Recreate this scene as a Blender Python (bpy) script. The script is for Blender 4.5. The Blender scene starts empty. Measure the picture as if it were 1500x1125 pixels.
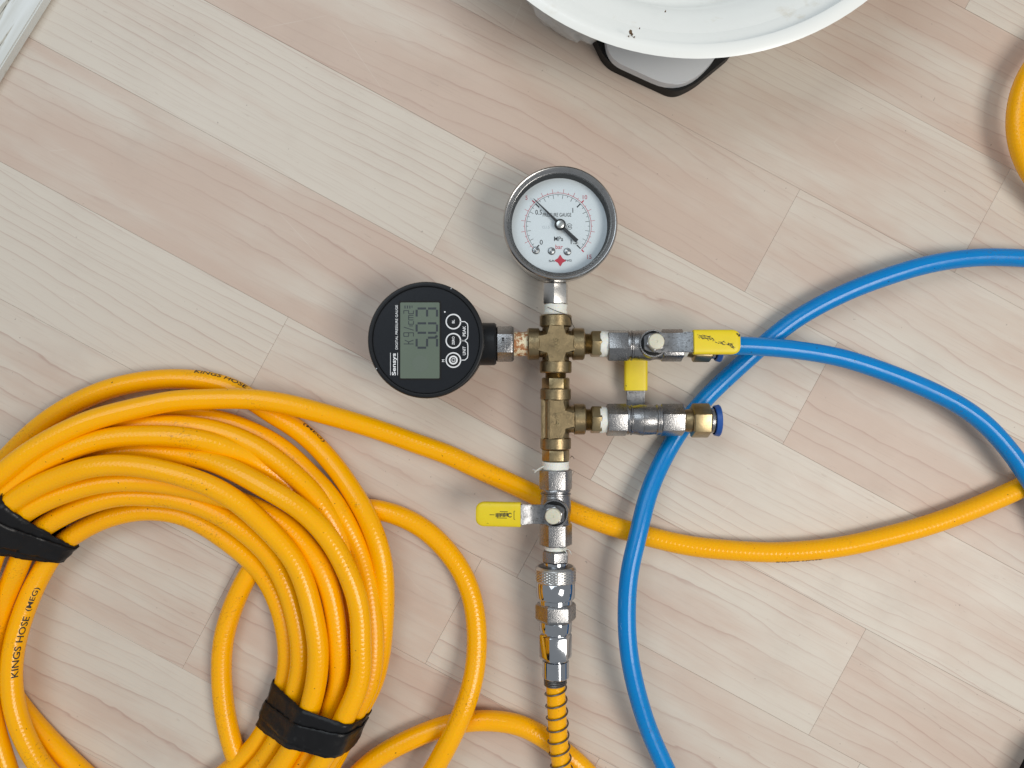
import bpy, bmesh, math, random
from mathutils import Vector, Matrix
from mathutils import noise as mn
random.seed(7)
R = math.radians
SC = bpy.context.scene
COL = SC.collection

# ------------------------------------------------------------------ camera, world, lamps, exposure
CAMH, FPX = 0.55, 1182.0                      # camera height above the floor (m), focal length in photo pixels
cam_d = bpy.data.cameras.new('camera'); cam = bpy.data.objects.new('camera', cam_d); COL.objects.link(cam)
cam.location = (0, 0, CAMH); cam_d.sensor_width = 36.0; cam_d.lens = FPX / 1500 * 36.0
cam_d.clip_start = 0.01; cam_d.clip_end = 50
SC.camera = cam

world = bpy.data.worlds.new('World'); SC.world = world; world.use_nodes = True
bg = world.node_tree.nodes['Background']
bg.inputs[0].default_value = (0.92, 0.96, 1.0, 1); bg.inputs[1].default_value = 0.30

def area(name, loc, target, sx, sy, power, col):
    d = bpy.data.lights.new(name, 'AREA'); d.shape = 'RECTANGLE'; d.size = sx; d.size_y = sy
    d.energy = power; d.color = col
    o = bpy.data.objects.new(name, d); COL.objects.link(o); o.location = loc
    o.rotation_euler = (Vector(target) - Vector(loc)).to_track_quat('-Z', 'Y').to_euler()
    return o
area('window_light', (1.00, -0.42, 1.70), (0.03, 0, 0), 0.85, 0.75, 19.5, (1.0, 0.94, 0.86))
area('room_light', (-0.55, 0.75, 1.50), (-.15, 0.2, 0), 1.3, 0.9, 8.5, (0.84, 0.935, 1.0))
SC.view_settings.view_transform = 'Standard'; SC.view_settings.look = 'None'
SC.view_settings.gamma = 1; SC.view_settings.exposure = 0.20; SC.view_settings.use_curve_mapping = False

def P(px, py, z=0.0):                         # photo pixel + known height above the floor -> point
    k = (CAMH - z) / FPX
    return Vector(((px - 750.0) * k, (562.5 - py) * k, z))

# ------------------------------------------------------------------ node helpers
def newmat(name):
    m = bpy.data.materials.new(name); m.use_nodes = True
    nt = m.node_tree; b = nt.nodes['Principled BSDF']
    return m, nt, b
def N(nt, t, **kw):
    n = nt.nodes.new(t)
    for k, v in kw.items():
        if k.startswith('i_'): n.inputs[k[2:].replace('_', ' ')].default_value = v
        else: setattr(n, k, v)
    return n
def L(nt, a, b): nt.links.new(a, b)
def M(nt, op, a, b=None, c=None, clamp=False):
    n = nt.nodes.new('ShaderNodeMath'); n.operation = op; n.use_clamp = clamp
    for i, v in enumerate((a, b, c)):
        if v is None: continue
        if isinstance(v, (int, float)): n.inputs[i].default_value = v
        else: nt.links.new(v, n.inputs[i])
    return n.outputs[0]
def mix(nt, f, a, b, blend='MIX'):
    n = nt.nodes.new('ShaderNodeMix'); n.data_type = 'RGBA'; n.blend_type = blend
    for s, v in ((n.inputs[0], f), (n.inputs[6], a), (n.inputs[7], b)):
        if isinstance(v, (int, float)): s.default_value = v
        elif isinstance(v, (tuple, list)): s.default_value = (*v[:3], 1)
        else: nt.links.new(v, s)
    return n.outputs[2]
def ramp(nt, f, lo, hi):
    n = nt.nodes.new('ShaderNodeMapRange'); n.interpolation_type = 'SMOOTHSTEP'
    nt.links.new(f, n.inputs[0]); n.inputs[1].default_value = lo; n.inputs[2].default_value = hi
    return n.outputs[0]
def noise(nt, vec, scale, detail=2, rough=0.5, dist=0.0):
    n = nt.nodes.new('ShaderNodeTexNoise'); n.inputs['Scale'].default_value = scale
    n.inputs['Detail'].default_value = detail; n.inputs['Roughness'].default_value = rough
    n.inputs['Distortion'].default_value = dist
    if vec is not None: nt.links.new(vec, n.inputs['Vector'])
    return n.outputs['Fac']
def bump(nt, h, strength, dist, b):
    n = nt.nodes.new('ShaderNodeBump'); n.inputs['Strength'].default_value = strength
    n.inputs['Distance'].default_value = dist; nt.links.new(h, n.inputs['Height'])
    nt.links.new(n.outputs[0], b.inputs['Normal'])
def objco(nt): return nt.nodes.new('ShaderNodeTexCoord').outputs['Object']

MAT = {}
def plain(name, col, rough=0.5, metal=0.0, var=0.0, vscale=200, dirt=None, damt=0.0, dlo=.55, dhi=.75, bmp=0.0, bscale=600, bd=0.0003, spec=None, coat=0.0, rvar=0.0, sss=0.0):
    m, nt, b = newmat(name)
    co = objco(nt)
    c = None
    if var:
        v = noise(nt, co, vscale, 4, .6)
        c = mix(nt, v, tuple(x * (1 - var) for x in col), tuple(min(1, x * (1 + var)) for x in col))
    if dirt:
        d = M(nt, 'MULTIPLY', ramp(nt, noise(nt, co, vscale * 1.7, 5, .65), dlo, dhi), damt)
        c = mix(nt, d, c if c is not None else col, dirt)
    if c is not None: L(nt, c, b.inputs['Base Color'])
    else: b.inputs['Base Color'].default_value = (*col, 1)
    b.inputs['Metallic'].default_value = metal; b.inputs['Roughness'].default_value = rough
    if rvar:
        L(nt, M(nt, 'ADD', rough - rvar / 2, M(nt, 'MULTIPLY', noise(nt, co, vscale * .8, 3), rvar)), b.inputs['Roughness'])
    if spec is not None: b.inputs['Specular IOR Level'].default_value = spec
    if coat: b.inputs['Coat Weight'].default_value = coat; b.inputs['Coat Roughness'].default_value = .15
    if sss:
        b.inputs['Subsurface Weight'].default_value = sss; b.inputs['Subsurface Radius'].default_value = (.004, .002, .001); b.inputs['Subsurface Scale'].default_value = .5
    if bmp: bump(nt, noise(nt, co, bscale, 3), bmp, bd, b)
    MAT[name] = m
    return m

plain('brass', (0.30, 0.23, 0.13), .36, 1.0, .28, 160, (0.09, 0.075, 0.05), .75, .5, .78, .35, 900, .0003, rvar=.25)
plain('brass_bright', (0.38, 0.30, 0.17), .32, 1.0, .25, 200, (0.16, 0.12, 0.06), .6, .52, .75, .25, 700, .0002, rvar=.2)
plain('nickel', (0.33, 0.33, 0.335), .27, 1.0, .15, 260, (0.16, 0.15, 0.14), .7, .55, .8, .45, 1500, .0003, rvar=.2)
plain('steel_lever', (0.22, 0.225, 0.235), .36, 1.0, .25, 220, (0.06, 0.055, 0.05), .8, .5, .72, .35, 900, .0003, rvar=.25)
plain('chrome', (0.50, 0.52, 0.55), .09, 1.0, .06, 200, (0.3, 0.28, 0.25), .35, .62, .8, rvar=.08)
plain('stainless', (0.58, 0.57, 0.55), .28, 1.0, .10, 120, (0.25, 0.24, 0.22), .4, .58, .8, .12, 900, .0002, rvar=.15)
plain('bezel_steel', (0.42, 0.42, 0.42), .24, 1.0, .12, 120, (0.18, 0.175, 0.17), .5, .55, .8, .12, 900, .0002, rvar=.15)
plain('spring_steel', (0.20, 0.19, 0.18), .35, 1.0, .2, 300)
plain('seal_tape', (0.78, 0.78, 0.72), .6, 0, .06, 400, (0.45, 0.42, 0.34), .5, .55, .75, .6, 900, .0004, sss=.2)
plain('rust_tape', (0.74, 0.66, 0.46), .55, 0, .12, 200, (0.33, 0.10, 0.015), .95, .42, .58, .6, 700, .0005)
plain('yellow_grip', (0.78, 0.60, 0.012), .42, 0, .06, 150, (0.10, 0.08, 0.02), .8, .66, .74, .15, 900, .0002, sss=.1)
plain('black_plastic', (0.010, 0.011, 0.013), .38, 0, .25, 300, (0.10, 0.10, 0.11), .35, .66, .8, .1, 1200, .0001, rvar=.15, spec=.22)
plain('black_face', (0.012, 0.014, 0.018), .30, 0, .15, 300, (0.12, 0.13, 0.14), .5, .72, .8, spec=.22)
plain('black_vinyl', (0.010, 0.010, 0.011), .33, 0, .3, 120, (0.06, 0.06, 0.06), .4, .6, .8, .5, 160, .001, rvar=.2, spec=.22)
plain('black_rubber', (0.010, 0.010, 0.010), .6, spec=.22)
plain('print_black', (0.012, 0.014, 0.018), .6)
plain('print_red', (0.55, 0.03, 0.06), .6)
plain('print_white', (0.78, 0.80, 0.82), .5)
plain('worn_white', (0.45, 0.48, 0.52), .5, 0, .4, 900)
plain('print_hose', (0.022, 0.018, 0.010), .6)
plain('dial_white', (0.74, 0.78, 0.81), .45)
plain('lcd', (0.105, 0.138, 0.105), .35, 0, .10, 60)
plain('lcd_segment', (0.022, 0.030, 0.038), .4)
plain('lcd_ghost', (0.105, 0.136, 0.107), .4)
plain('nylon', (0.62, 0.60, 0.48), .45, 0, .08, 300, (0.25, 0.22, 0.15), .6, .6, .75, sss=.2)
plain('blue_collar', (0.015, 0.085, 0.34), .4, 0, .08, 200, (0.02, 0.03, 0.06), .5, .62, .76)
plain('white_plastic', (0.83, 0.845, 0.82), .30, 0, .02, 30, (0.55, 0.46, 0.30), .5, .60, .85, coat=.2)
plain('dirt', (0.13, 0.08, 0.04), .8, 0, .5, 800)
plain('foot_plastic', (0.58, 0.61, 0.64), .35, 0, .02, 40)

def glass(name, tint=(1, 1, 1)):
    m, nt, b = newmat(name); nt.nodes.remove(b)
    tr = N(nt, 'ShaderNodeBsdfTransparent'); tr.inputs[0].default_value = (*tint, 1)
    gl = N(nt, 'ShaderNodeBsdfGlossy'); gl.inputs['Roughness'].default_value = .06
    lw = N(nt, 'ShaderNodeLayerWeight')
    fr = M(nt, 'ADD', .03, M(nt, 'MULTIPLY', M(nt, 'POWER', lw.outputs['Facing'], 5.0), .6))
    ms = N(nt, 'ShaderNodeMixShader'); L(nt, fr, ms.inputs[0]); L(nt, tr.outputs[0], ms.inputs[1]); L(nt, gl.outputs[0], ms.inputs[2])
    L(nt, ms.outputs[0], nt.nodes['Material Output'].inputs[0]); MAT[name] = m
glass('clear_glass', (.97, .985, .99))

def bag_mat():
    m, nt, b = newmat('bag_film')
    b.inputs['Base Color'].default_value = (.78, .78, .76, 1); b.inputs['Roughness'].default_value = .25
    b.inputs['Alpha'].default_value = .62
    bump(nt, noise(nt, objco(nt), 90, 3, .6), .6, .003, b); MAT['bag_film'] = m
bag_mat()

def hose_mat(name, base, deep, braid, rough):
    m, nt, b = newmat(name)
    uv = nt.nodes.new('ShaderNodeTexCoord').outputs['UV']           # u = metres along the hose, v = turns round it
    sp = N(nt, 'ShaderNodeSeparateXYZ'); L(nt, uv, sp.inputs[0]); u, v = sp.outputs[0], sp.outputs[1]
    co = objco(nt)
    c = mix(nt, noise(nt, co, 45, 3, .6), base, deep)
    # scuffs and black rub marks left on the jacket
    sc = M(nt, 'MULTIPLY', ramp(nt, noise(nt, co, 650, 3, .7), .53, .66), ramp(nt, noise(nt, co, 34, 2), .56, .66))
    c = mix(nt, M(nt, 'MULTIPLY', sc, .38), c, (.10, .06, .02))
    sp2 = ramp(nt, noise(nt, co, 420, 1), .765, .80)
    c = mix(nt, M(nt, 'MULTIPLY', sp2, .7), c, (.03, .02, .01))
    L(nt, c, b.inputs['Base Color'])
    b.inputs['Specular IOR Level'].default_value = .34
    L(nt, M(nt, 'ADD', rough - .07, M(nt, 'ADD', M(nt, 'MULTIPLY', noise(nt, co, 160, 3), .14), M(nt, 'MULTIPLY', ramp(nt, noise(nt, co, 24, 3), .50, .70), .12))), b.inputs['Roughness'])
    b.inputs['Subsurface Weight'].default_value = .12; b.inputs['Subsurface Radius'].default_value = (.004, .002, .0005); b.inputs['Subsurface Scale'].default_value = .4
    if braid:
        k = 2 * math.pi
        s1 = M(nt, 'SINE', M(nt, 'ADD', M(nt, 'MULTIPLY', u, k * 340), M(nt, 'MULTIPLY', v, k * 9)))
        s2 = M(nt, 'SINE', M(nt, 'SUBTRACT', M(nt, 'MULTIPLY', u, k * 340), M(nt, 'MULTIPLY', v, k * 9)))
        h = M(nt, 'ADD', M(nt, 'MAXIMUM', s1, s2), M(nt, 'MULTIPLY', noise(nt, co, 500, 2), 1.5))
        bump(nt, h, .16, .00022, b)
    else:
        bump(nt, noise(nt, co, 120, 2), .12, .001, b)
    MAT[name] = m
hose_mat('yellow_hose', (.97, .462, .0), (.93, .415, .0), True, .19)
hose_mat('blue_tube', (.0, .225, .60), (.0, .20, .54), False, .22)

def floor_mat():
    m, nt, b = newmat('maple_plank')
    co = objco(nt)
    oi = N(nt, 'ShaderNodeObjectInfo'); sc = N(nt, 'ShaderNodeSeparateColor'); L(nt, oi.outputs['Color'], sc.inputs[0])
    s1, s2, s3 = sc.outputs
    sp = N(nt, 'ShaderNodeSeparateXYZ'); L(nt, co, sp.inputs[0]); x, y = sp.outputs[0], sp.outputs[1]
    def vec(ax, ay, off):
        c = N(nt, 'ShaderNodeCombineXYZ')
        L(nt, M(nt, 'MULTIPLY', x, ax), c.inputs[0]); L(nt, M(nt, 'MULTIPLY', y, ay), c.inputs[1])
        L(nt, M(nt, 'ADD', M(nt, 'MULTIPLY', s3, 37.0), off), c.inputs[2]); return c.outputs[0]
    n1 = noise(nt, vec(2.3, 11, 0), 1, 1.5, .5)
    n2 = noise(nt, vec(22, 70, 3), 1, 3, .6)
    freq = M(nt, 'ADD', 45, M(nt, 'MULTIPLY', s2, 105))
    ph = M(nt, 'ADD', M(nt, 'MULTIPLY', y, freq), M(nt, 'MULTIPLY', n1, M(nt, 'ADD', 5.5, M(nt, 'MULTIPLY', s2, 2.5))))
    ph = M(nt, 'ADD', ph, M(nt, 'MULTIPLY', n2, .55))
    f = M(nt, 'FRACT', ph)
    line = M(nt, 'POWER', f, 19.0)
    line = M(nt, 'MULTIPLY', line, ramp(nt, f, 1.0, .965))
    band = M(nt, 'POWER', f, 1.6)
    patch = ramp(nt, noise(nt, vec(5, 16, 9), 1, 3), .30, .62)
    fib = noise(nt, vec(22, 950, 5), 1, 3, .6)
    fib2 = noise(nt, vec(70, 420, 6), 1, 3, .7)
    blotch = noise(nt, vec(5, 22, 12), 1, 4, .6)
    light = (.605, .545, .470); pink = (.53, .405, .330)
    c = mix(nt, M(nt, 'MULTIPLY', ramp(nt, M(nt, 'ADD', blotch, M(nt, 'MULTIPLY', M(nt, 'SUBTRACT', s1, .5), .46)), .36, .70), .90), light, pink)
    c = mix(nt, M(nt, 'MULTIPLY', M(nt, 'MULTIPLY', band, patch), .13), c, (.43, .335, .275))
    c = mix(nt, M(nt, 'MULTIPLY', line, M(nt, 'ADD', .14, M(nt, 'MULTIPLY', patch, .66))), c, (.31, .150, .120))
    c = mix(nt, M(nt, 'MULTIPLY', ramp(nt, fib, .52, .72), .22), c, (.42, .32, .26))
    c = mix(nt, M(nt, 'MULTIPLY', ramp(nt, fib2, .66, .74), M(nt, 'MULTIPLY', blotch, .55)), c, (.33, .24, .19))
    # scratches, dust and grime specks
    gl = noise(nt, vec(260, 260, 20), 1, 2, .6)
    c = mix(nt, M(nt, 'MULTIPLY', ramp(nt, gl, .745, .79), .55), c, (.16, .12, .10))
    smear = noise(nt, vec(16, 16, 30), 1, 5, .65)
    c = mix(nt, M(nt, 'MULTIPLY', ramp(nt, smear, .50, .78), .16), c, (.38, .31, .27))
    sv = N(nt, 'ShaderNodeTexVoronoi', feature='DISTANCE_TO_EDGE'); L(nt, vec(9, 34, 40), sv.inputs['Vector']); sv.inputs['Scale'].default_value = 1
    scr = M(nt, 'MULTIPLY', ramp(nt, sv.outputs['Distance'], .006, .0), ramp(nt, noise(nt, vec(12, 12, 50), 1, 2), .60, .68))
    c = mix(nt, M(nt, 'MULTIPLY', scr, .35), c, (.68, .62, .55))
    L(nt, c, b.inputs['Base Color'])
    L(nt, M(nt, 'ADD', .33, M(nt, 'MULTIPLY', smear, .24)), b.inputs['Roughness'])
    b.inputs['Specular IOR Level'].default_value = .45
    bump(nt, M(nt, 'ADD', M(nt, 'MULTIPLY', fib, .6), M(nt, 'MULTIPLY', line, -.5)), .10, .0004, b)
    MAT['maple_plank'] = m
floor_mat()
plain('floor_gap', (0.46, 0.40, 0.33), .8)

def painted_mat():
    m, nt, b = newmat('crackled_paint')
    co = objco(nt); mp = N(nt, 'ShaderNodeMapping'); mp.inputs['Scale'].default_value = (12, 150, 30); L(nt, co, mp.inputs[0])
    n = noise(nt, mp.outputs[0], 1, 5, .65); w = noise(nt, mp.outputs[0], .35, 3, .6)
    c = mix(nt, ramp(nt, w, .45, .65), (.70, .73, .73), (.56, .57, .54))
    c = mix(nt, ramp(nt, n, .54, .60), c, (.46, .44, .38))
    c = mix(nt, ramp(nt, n, .615, .635), c, (.03, .028, .025))
    L(nt, c, b.inputs['Base Color']); b.inputs['Roughness'].default_value = .5
    bump(nt, n, -.7, .002, b); MAT['crackled_paint'] = m
painted_mat()

# ------------------------------------------------------------------ mesh helpers
def root_loc(p):
    while p is not None and p.parent is not None: p = p.parent
    return p.location.copy() if p is not None else Vector((0, 0, 0))
def mesh_obj(name, verts, faces, mat, parent=None, smooth=True, uvs=None, sharp=None):
    off = root_loc(parent)
    me = bpy.data.meshes.new(name); me.from_pydata([Vector(v) - off for v in verts], [], faces); me.update()
    me.materials.append(MAT[mat])
    if uvs:
        ul = me.uv_layers.new(name='UVMap')
        for lp in me.loops: ul.data[lp.index].uv = uvs[lp.vertex_index]
    if smooth: me.shade_smooth()
    o = bpy.data.objects.new(name, me); COL.objects.link(o); o.parent = parent
    return o
def bm_obj(name, bm, mat, parent=None, smooth=None):
    off = root_loc(parent)
    bmesh.ops.recalc_face_normals(bm, faces=bm.faces)
    for v in bm.verts: v.co -= off
    me = bpy.data.meshes.new(name); bm.to_mesh(me); bm.free(); me.materials.append(MAT[mat])
    if smooth is not None:
        me.shade_smooth(); me.set_sharp_from_angle(angle=R(smooth))
    o = bpy.data.objects.new(name, me); COL.objects.link(o); o.parent = parent
    return o
def empty(name, loc, label, cat, group=None):
    o = bpy.data.objects.new(name, None); COL.objects.link(o); o.location = loc; o.empty_display_size = .02
    o['label'] = label; o['category'] = cat
    if group: o['group'] = group
    return o
def tag(o, label, cat):
    o['label'] = label; o['category'] = cat; return o
def frame(axis, up=(0, 0, 1)):
    a = Vector(axis).normalized(); u = Vector(up); u = (u - a * u.dot(a))
    if u.length < 1e-4: u = Vector((1, 0, 0)) - a * a.x
    u.normalize(); return a, u, a.cross(u)
def lathe_bm(bm, p0, axis, prof, n=32, roll=0.0, up=(0, 0, 1), jitter=0.0, fn=None, cap=True):
    a, u, w = frame(axis, up); p0 = Vector(p0); rings = []
    for k, (t, r) in enumerate(prof):
        ring = []
        for i in range(n):
            th = 2 * math.pi * i / n + roll
            rr = r + (random.uniform(-jitter, jitter) if jitter else 0) + (fn(k, i) if fn else 0)
            ring.append(bm.verts.new(p0 + a * t + (u * math.cos(th) + w * math.sin(th)) * rr))
        rings.append(ring)
    for A_, B_ in zip(rings, rings[1:]):
        for i in range(n): bm.faces.new((A_[i], A_[(i + 1) % n], B_[(i + 1) % n], B_[i]))
    if cap:
        if prof[0][1] > 1e-6: bm.faces.new(rings[0])
        if prof[-1][1] > 1e-6: bm.faces.new(rings[-1])
    return rings
def lathe(name, p0, axis, prof, mat, parent, n=40, roll=0, up=(0, 0, 1), smooth=35, jitter=0, fn=None, cap=True):
    bm = bmesh.new(); lathe_bm(bm, p0, axis, prof, n, roll, up, jitter, fn, cap)
    return bm_obj(name, bm, mat, parent, smooth)
def hexnut(name, p0, axis, length, rc, mat, parent, roll=0.0, up=(0, 0, 1), ch=.0012, n=6, bev=.0004):
    """hexagonal bar with turned (chamfered) ends"""
    bm = bmesh.new(); c = ch
    lathe_bm(bm, p0, axis, [(0, rc * .90), (c * .55, rc), (length - c * .55, rc), (length, rc * .90)], n, roll, up)
    es = [e for e in bm.edges if e.calc_length() > 1e-6]
    bmesh.ops.bevel(bm, geom=es, offset=bev, segments=2, profile=.6, affect='EDGES')
    return bm_obj(name, bm, mat, parent, 30)
def box_bm(bm, c, ax, ay, az, sx, sy, sz):
    c = Vector(c); vs = []
    for dx, dy, dz in ((-1,-1,-1),(1,-1,-1),(1,1,-1),(-1,1,-1),(-1,-1,1),(1,-1,1),(1,1,1),(-1,1,1)):
        vs.append(bm.verts.new(c + ax * dx * sx / 2 + ay * dy * sy / 2 + az * dz * sz / 2))
    fs = []
    for f in ((0,3,2,1),(4,5,6,7),(0,1,5,4),(1,2,6,5),(2,3,7,6),(3,0,4,7)): fs.append(bm.faces.new([vs[i] for i in f]))
    return vs
X, Y, Z = Vector((1, 0, 0)), Vector((0, 1, 0)), Vector((0, 0, 1))
def prism(name, outline, z0, z1, mat, parent, bev=0.0, seg=3, smooth=35):
    """outline: world xy polygon extruded between two heights, edges rounded"""
    bm = bmesh.new()
    lo = [bm.verts.new((p[0], p[1], z0)) for p in outline]; hi = [bm.verts.new((p[0], p[1], z1)) for p in outline]
    n = len(lo); bm.faces.new(lo[::-1]); top = bm.faces.new(hi)
    for i in range(n): bm.faces.new((lo[i], lo[(i + 1) % n], hi[(i + 1) % n], hi[i]))
    if bev: bmesh.ops.bevel(bm, geom=list(top.edges), offset=bev, segments=seg, affect='EDGES')
    return bm_obj(name, bm, mat, parent, smooth)
def round_poly(pts, r, k=6):
    out = []; n = len(pts)
    for i in range(n):
        p, a, b = Vector(pts[i]), Vector(pts[i - 1]), Vector(pts[(i + 1) % n])
        rr = r[i] if isinstance(r, (list, tuple)) else r
        da, db = (a - p).normalized(), (b - p).normalized(); q0, q1 = p + da * rr, p + db * rr
        for j in range(k + 1):
            t = j / k; out.append((q0 * (1 - t) ** 2 + p * 2 * t * (1 - t) + q1 * t * t))
    return out
def catmull(pts, step=.0025):
    pts = [Vector(p) for p in pts]; e = [pts[0] * 2 - pts[1]] + pts + [pts[-1] * 2 - pts[-2]]; out = []
    for i in range(1, len(e) - 2):
        p0, p1, p2, p3 = e[i - 1:i + 3]; n = max(2, int((p2 - p1).length / step))
        # centripetal
        t0 = 0; t1 = t0 + max(1e-5, (p1 - p0).length) ** .5; t2 = t1 + max(1e-5, (p2 - p1).length) ** .5; t3 = t2 + max(1e-5, (p3 - p2).length) ** .5
        for j in range(n):
            t = t1 + (t2 - t1) * j / n
            A1 = p0 * ((t1 - t) / (t1 - t0)) + p1 * ((t - t0) / (t1 - t0)); A2 = p1 * ((t2 - t) / (t2 - t1)) + p2 * ((t - t1) / (t2 - t1)); A3 = p2 * ((t3 - t) / (t3 - t2)) + p3 * ((t - t2) / (t3 - t2))
            B1 = A1 * ((t2 - t) / (t2 - t0)) + A2 * ((t - t0) / (t2 - t0)); B2 = A2 * ((t3 - t) / (t3 - t1)) + A3 * ((t - t1) / (t3 - t1))
            out.append(B1 * ((t2 - t) / (t2 - t1)) + B2 * ((t - t1) / (t2 - t1)))
    out.append(pts[-1]); return out
def relax(path, it):
    for _ in range(it):
        path = [path[0]] + [(path[i - 1] + path[i] * 2 + path[i + 1]) / 4 for i in range(1, len(path) - 1)] + [path[-1]]
    return path
def wobble(path, amp, sc):
    return [q + Vector((mn.noise(q * sc), mn.noise(q * sc + Vector((7, 3, 1))), 0)) * amp for q in path]
def tube(name, path, r, mat, parent, n=20, cap=True):
    vs, fs, uv = [], [], []; s = 0.0
    for i, p in enumerate(path):
        d = (path[min(i + 1, len(path) - 1)] - path[max(i - 1, 0)]).normalized()
        a, u, w = frame(d)
        if i: s += (p - path[i - 1]).length
        for j in range(n + 1):
            th = 2 * math.pi * j / n
            vs.append(p + (u * math.cos(th) + w * math.sin(th)) * r); uv.append((s, j / n))
    for i in range(len(path) - 1):
        for j in range(n):
            a0 = i * (n + 1) + j; fs.append((a0, a0 + 1, a0 + n + 2, a0 + n + 1))
    if cap:
        fs.append(tuple(range(n))[::-1]); b0 = (len(path) - 1) * (n + 1); fs.append(tuple(range(b0, b0 + n)))
    return mesh_obj(name, vs, fs, mat, parent, True, uv)
# ---- lettering
_txt = {}
def text_geo(s, bold=0.0):
    if (s, bold) in _txt: return _txt[(s, bold)]
    cu = bpy.data.curves.new('lettering', 'FONT'); cu.body = s; cu.size = 1; cu.align_x = 'CENTER'; cu.resolution_u = 3; cu.offset = bold
    o = bpy.data.objects.new('lettering', cu); COL.objects.link(o)
    dg = bpy.context.evaluated_depsgraph_get(); me = bpy.data.meshes.new_from_object(o.evaluated_get(dg))
    vs = [v.co.copy() for v in me.vertices]; fs = [tuple(p.vertices) for p in me.polygons]
    bpy.data.objects.remove(o); bpy.data.curves.remove(cu); bpy.data.meshes.remove(me)
    ys = [v.y for v in vs] or [0]; xs = [v.x for v in vs] or [0]
    y0, y1, x0, x1 = min(ys), max(ys), min(xs), max(xs)
    vs = [Vector((v.x - (x0 + x1) / 2, v.y - (y0 + y1) / 2, 0)) for v in vs]
    _txt[(s, bold)] = (vs, fs, x1 - x0, y1 - y0); return _txt[(s, bold)]
class Prints:                                  # gathers flat print of one colour into one mesh
    def __init__(self): self.v, self.f = [], []
    def add(self, vs, fs):
        b = len(self.v); self.v += vs; self.f += [tuple(i + b for i in f) for f in fs]
    def text(self, s, c, h, w=None, rot=0.0, bold=0.0, nrm=None):
        vs, fs, tw, th = text_geo(s, bold); k = h / th; kx = (w / tw) if w else k
        cr, sr = math.cos(rot), math.sin(rot)
        self.add([Vector(c) + Vector((v.x * kx * cr - v.y * k * sr, v.x * kx * sr + v.y * k * cr, 0)) for v in vs], fs)
    def line(self, a, b, w):
        a, b = Vector(a), Vector(b); d = (b - a).normalized(); q = Vector((-d.y, d.x, 0)) * w / 2
        self.add([a - q, b - q, b + q, a + q], [(0, 1, 2, 3)])
    def arc(self, c, r, w, a0, a1, n=64):
        c = Vector(c); vs, fs = [], []
        for i in range(n + 1):
            t = a0 + (a1 - a0) * i / n; d = Vector((math.cos(t), math.sin(t), 0)); vs += [c + d * (r - w / 2), c + d * (r + w / 2)]
            if i: fs.append((2 * i - 2, 2 * i - 1, 2 * i + 1, 2 * i))
        self.add(vs, fs)
    def disc(self, c, r, n=24):
        c = Vector(c); self.add([c + Vector((math.cos(2 * math.pi * i / n) * r, math.sin(2 * math.pi * i / n) * r, 0)) for i in range(n)], [tuple(range(n))])
    def poly(self, pts): self.add([Vector(p) for p in pts], [tuple(range(len(pts)))])
    def build(self, name, mat, parent): return mesh_obj(name, self.v, self.f, mat, parent, False)

# ------------------------------------------------------------------ floor
fl = prism('floor', [(-.75, -.62), (.75, -.62), (.75, .62), (-.75, .62)], -.022, -.0032, 'floor_gap', None)
fl['kind'] = 'structure'
D2 = Vector((.880, .475)).normalized(); N2 = Vector((-.475, .880)).normalized()     # along / across the boards, in photo pixels
rows = [-1010, -836, -660, -486, -313, -142, 28, 208, 385, 560, 735, 910, 1085, 1260]
joints = {-1010: [100, 900], -836: [400, 1250], -660: [820, 1600], -486: [480, 1420], -313: [1163], -142: [733, 1318], 28: [1095], 208: [592, 1068, 1554], 385: [180, 1010, 1640], 560: [700, 1300], 735: [420, 1180], 910: [800], 1085: [500, 1200]}
tones = {(-313, 0): (.80, .35), (-313, 1): (.45, .55), (-142, 0): (.12, .75), (-142, 1): (.42, .55), (-142, 2): (.85, .2), (28, 0): (.75, .25), (28, 1): (.40, .7), (208, 0): (.10, .72), (208, 1): (.55, .3), (208, 2): (.50, .5), (208, 3): (.70, .45),
         (-486, 1): (.55, .75), (-486, 2): (.45, .5), (-486, 0): (.5, .4), (385, 1): (.45, .15), (385, 2): (.55, .5), (385, 0): (.3, .2), (-660, 1): (.70, .6), (560, 1): (.6, .4), (560, 2): (.5, .3)}
GAP = .00010
for ri in range(len(rows) - 1):
    n0, n1 = rows[ri], rows[ri + 1]; js = [-900] + joints[n0] + [2600]
    for ji in range(len(js) - 1):
        t0, t1 = js[ji], js[ji + 1]
        c = D2 * (t0 + t1) / 2 + N2 * (n0 + n1) / 2
        wc = P(c.x, c.y, 0)
        lx = (t1 - t0) * CAMH / FPX - GAP; ly = (n1 - n0) * CAMH / FPX - GAP
        if abs(wc.x) > 1.2: pass
        bm = bmesh.new(); vs = box_bm(bm, (0, 0, -.0015), X, Y, Z, lx, ly, .003)
        top = [f for f in bm.faces if f.normal.z > .5 or all(v.co.z > -.0001 for v in f.verts)]
        bmesh.ops.bevel(bm, geom=[e for e in bm.edges if all(v.co.z > -.0001 for v in e.verts)], offset=.00012, segments=1, affect='EDGES')
        me = bpy.data.meshes.new('plank'); bmesh.ops.recalc_face_normals(bm, faces=bm.faces); bm.to_mesh(me); bm.free(); me.materials.append(MAT['maple_plank'])
        o = bpy.data.objects.new('plank', me); COL.objects.link(o); o.parent = fl
        o.location = (wc.x, wc.y, random.uniform(-.0001, .0001)); o.rotation_euler = (0, 0, -math.atan2(D2.y, D2.x))
        tn = tones.get((n0, ji), (random.uniform(.25, .75), random.uniform(.2, .7)))
        o.color = (tn[0], tn[1], random.random(), 1)

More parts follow.
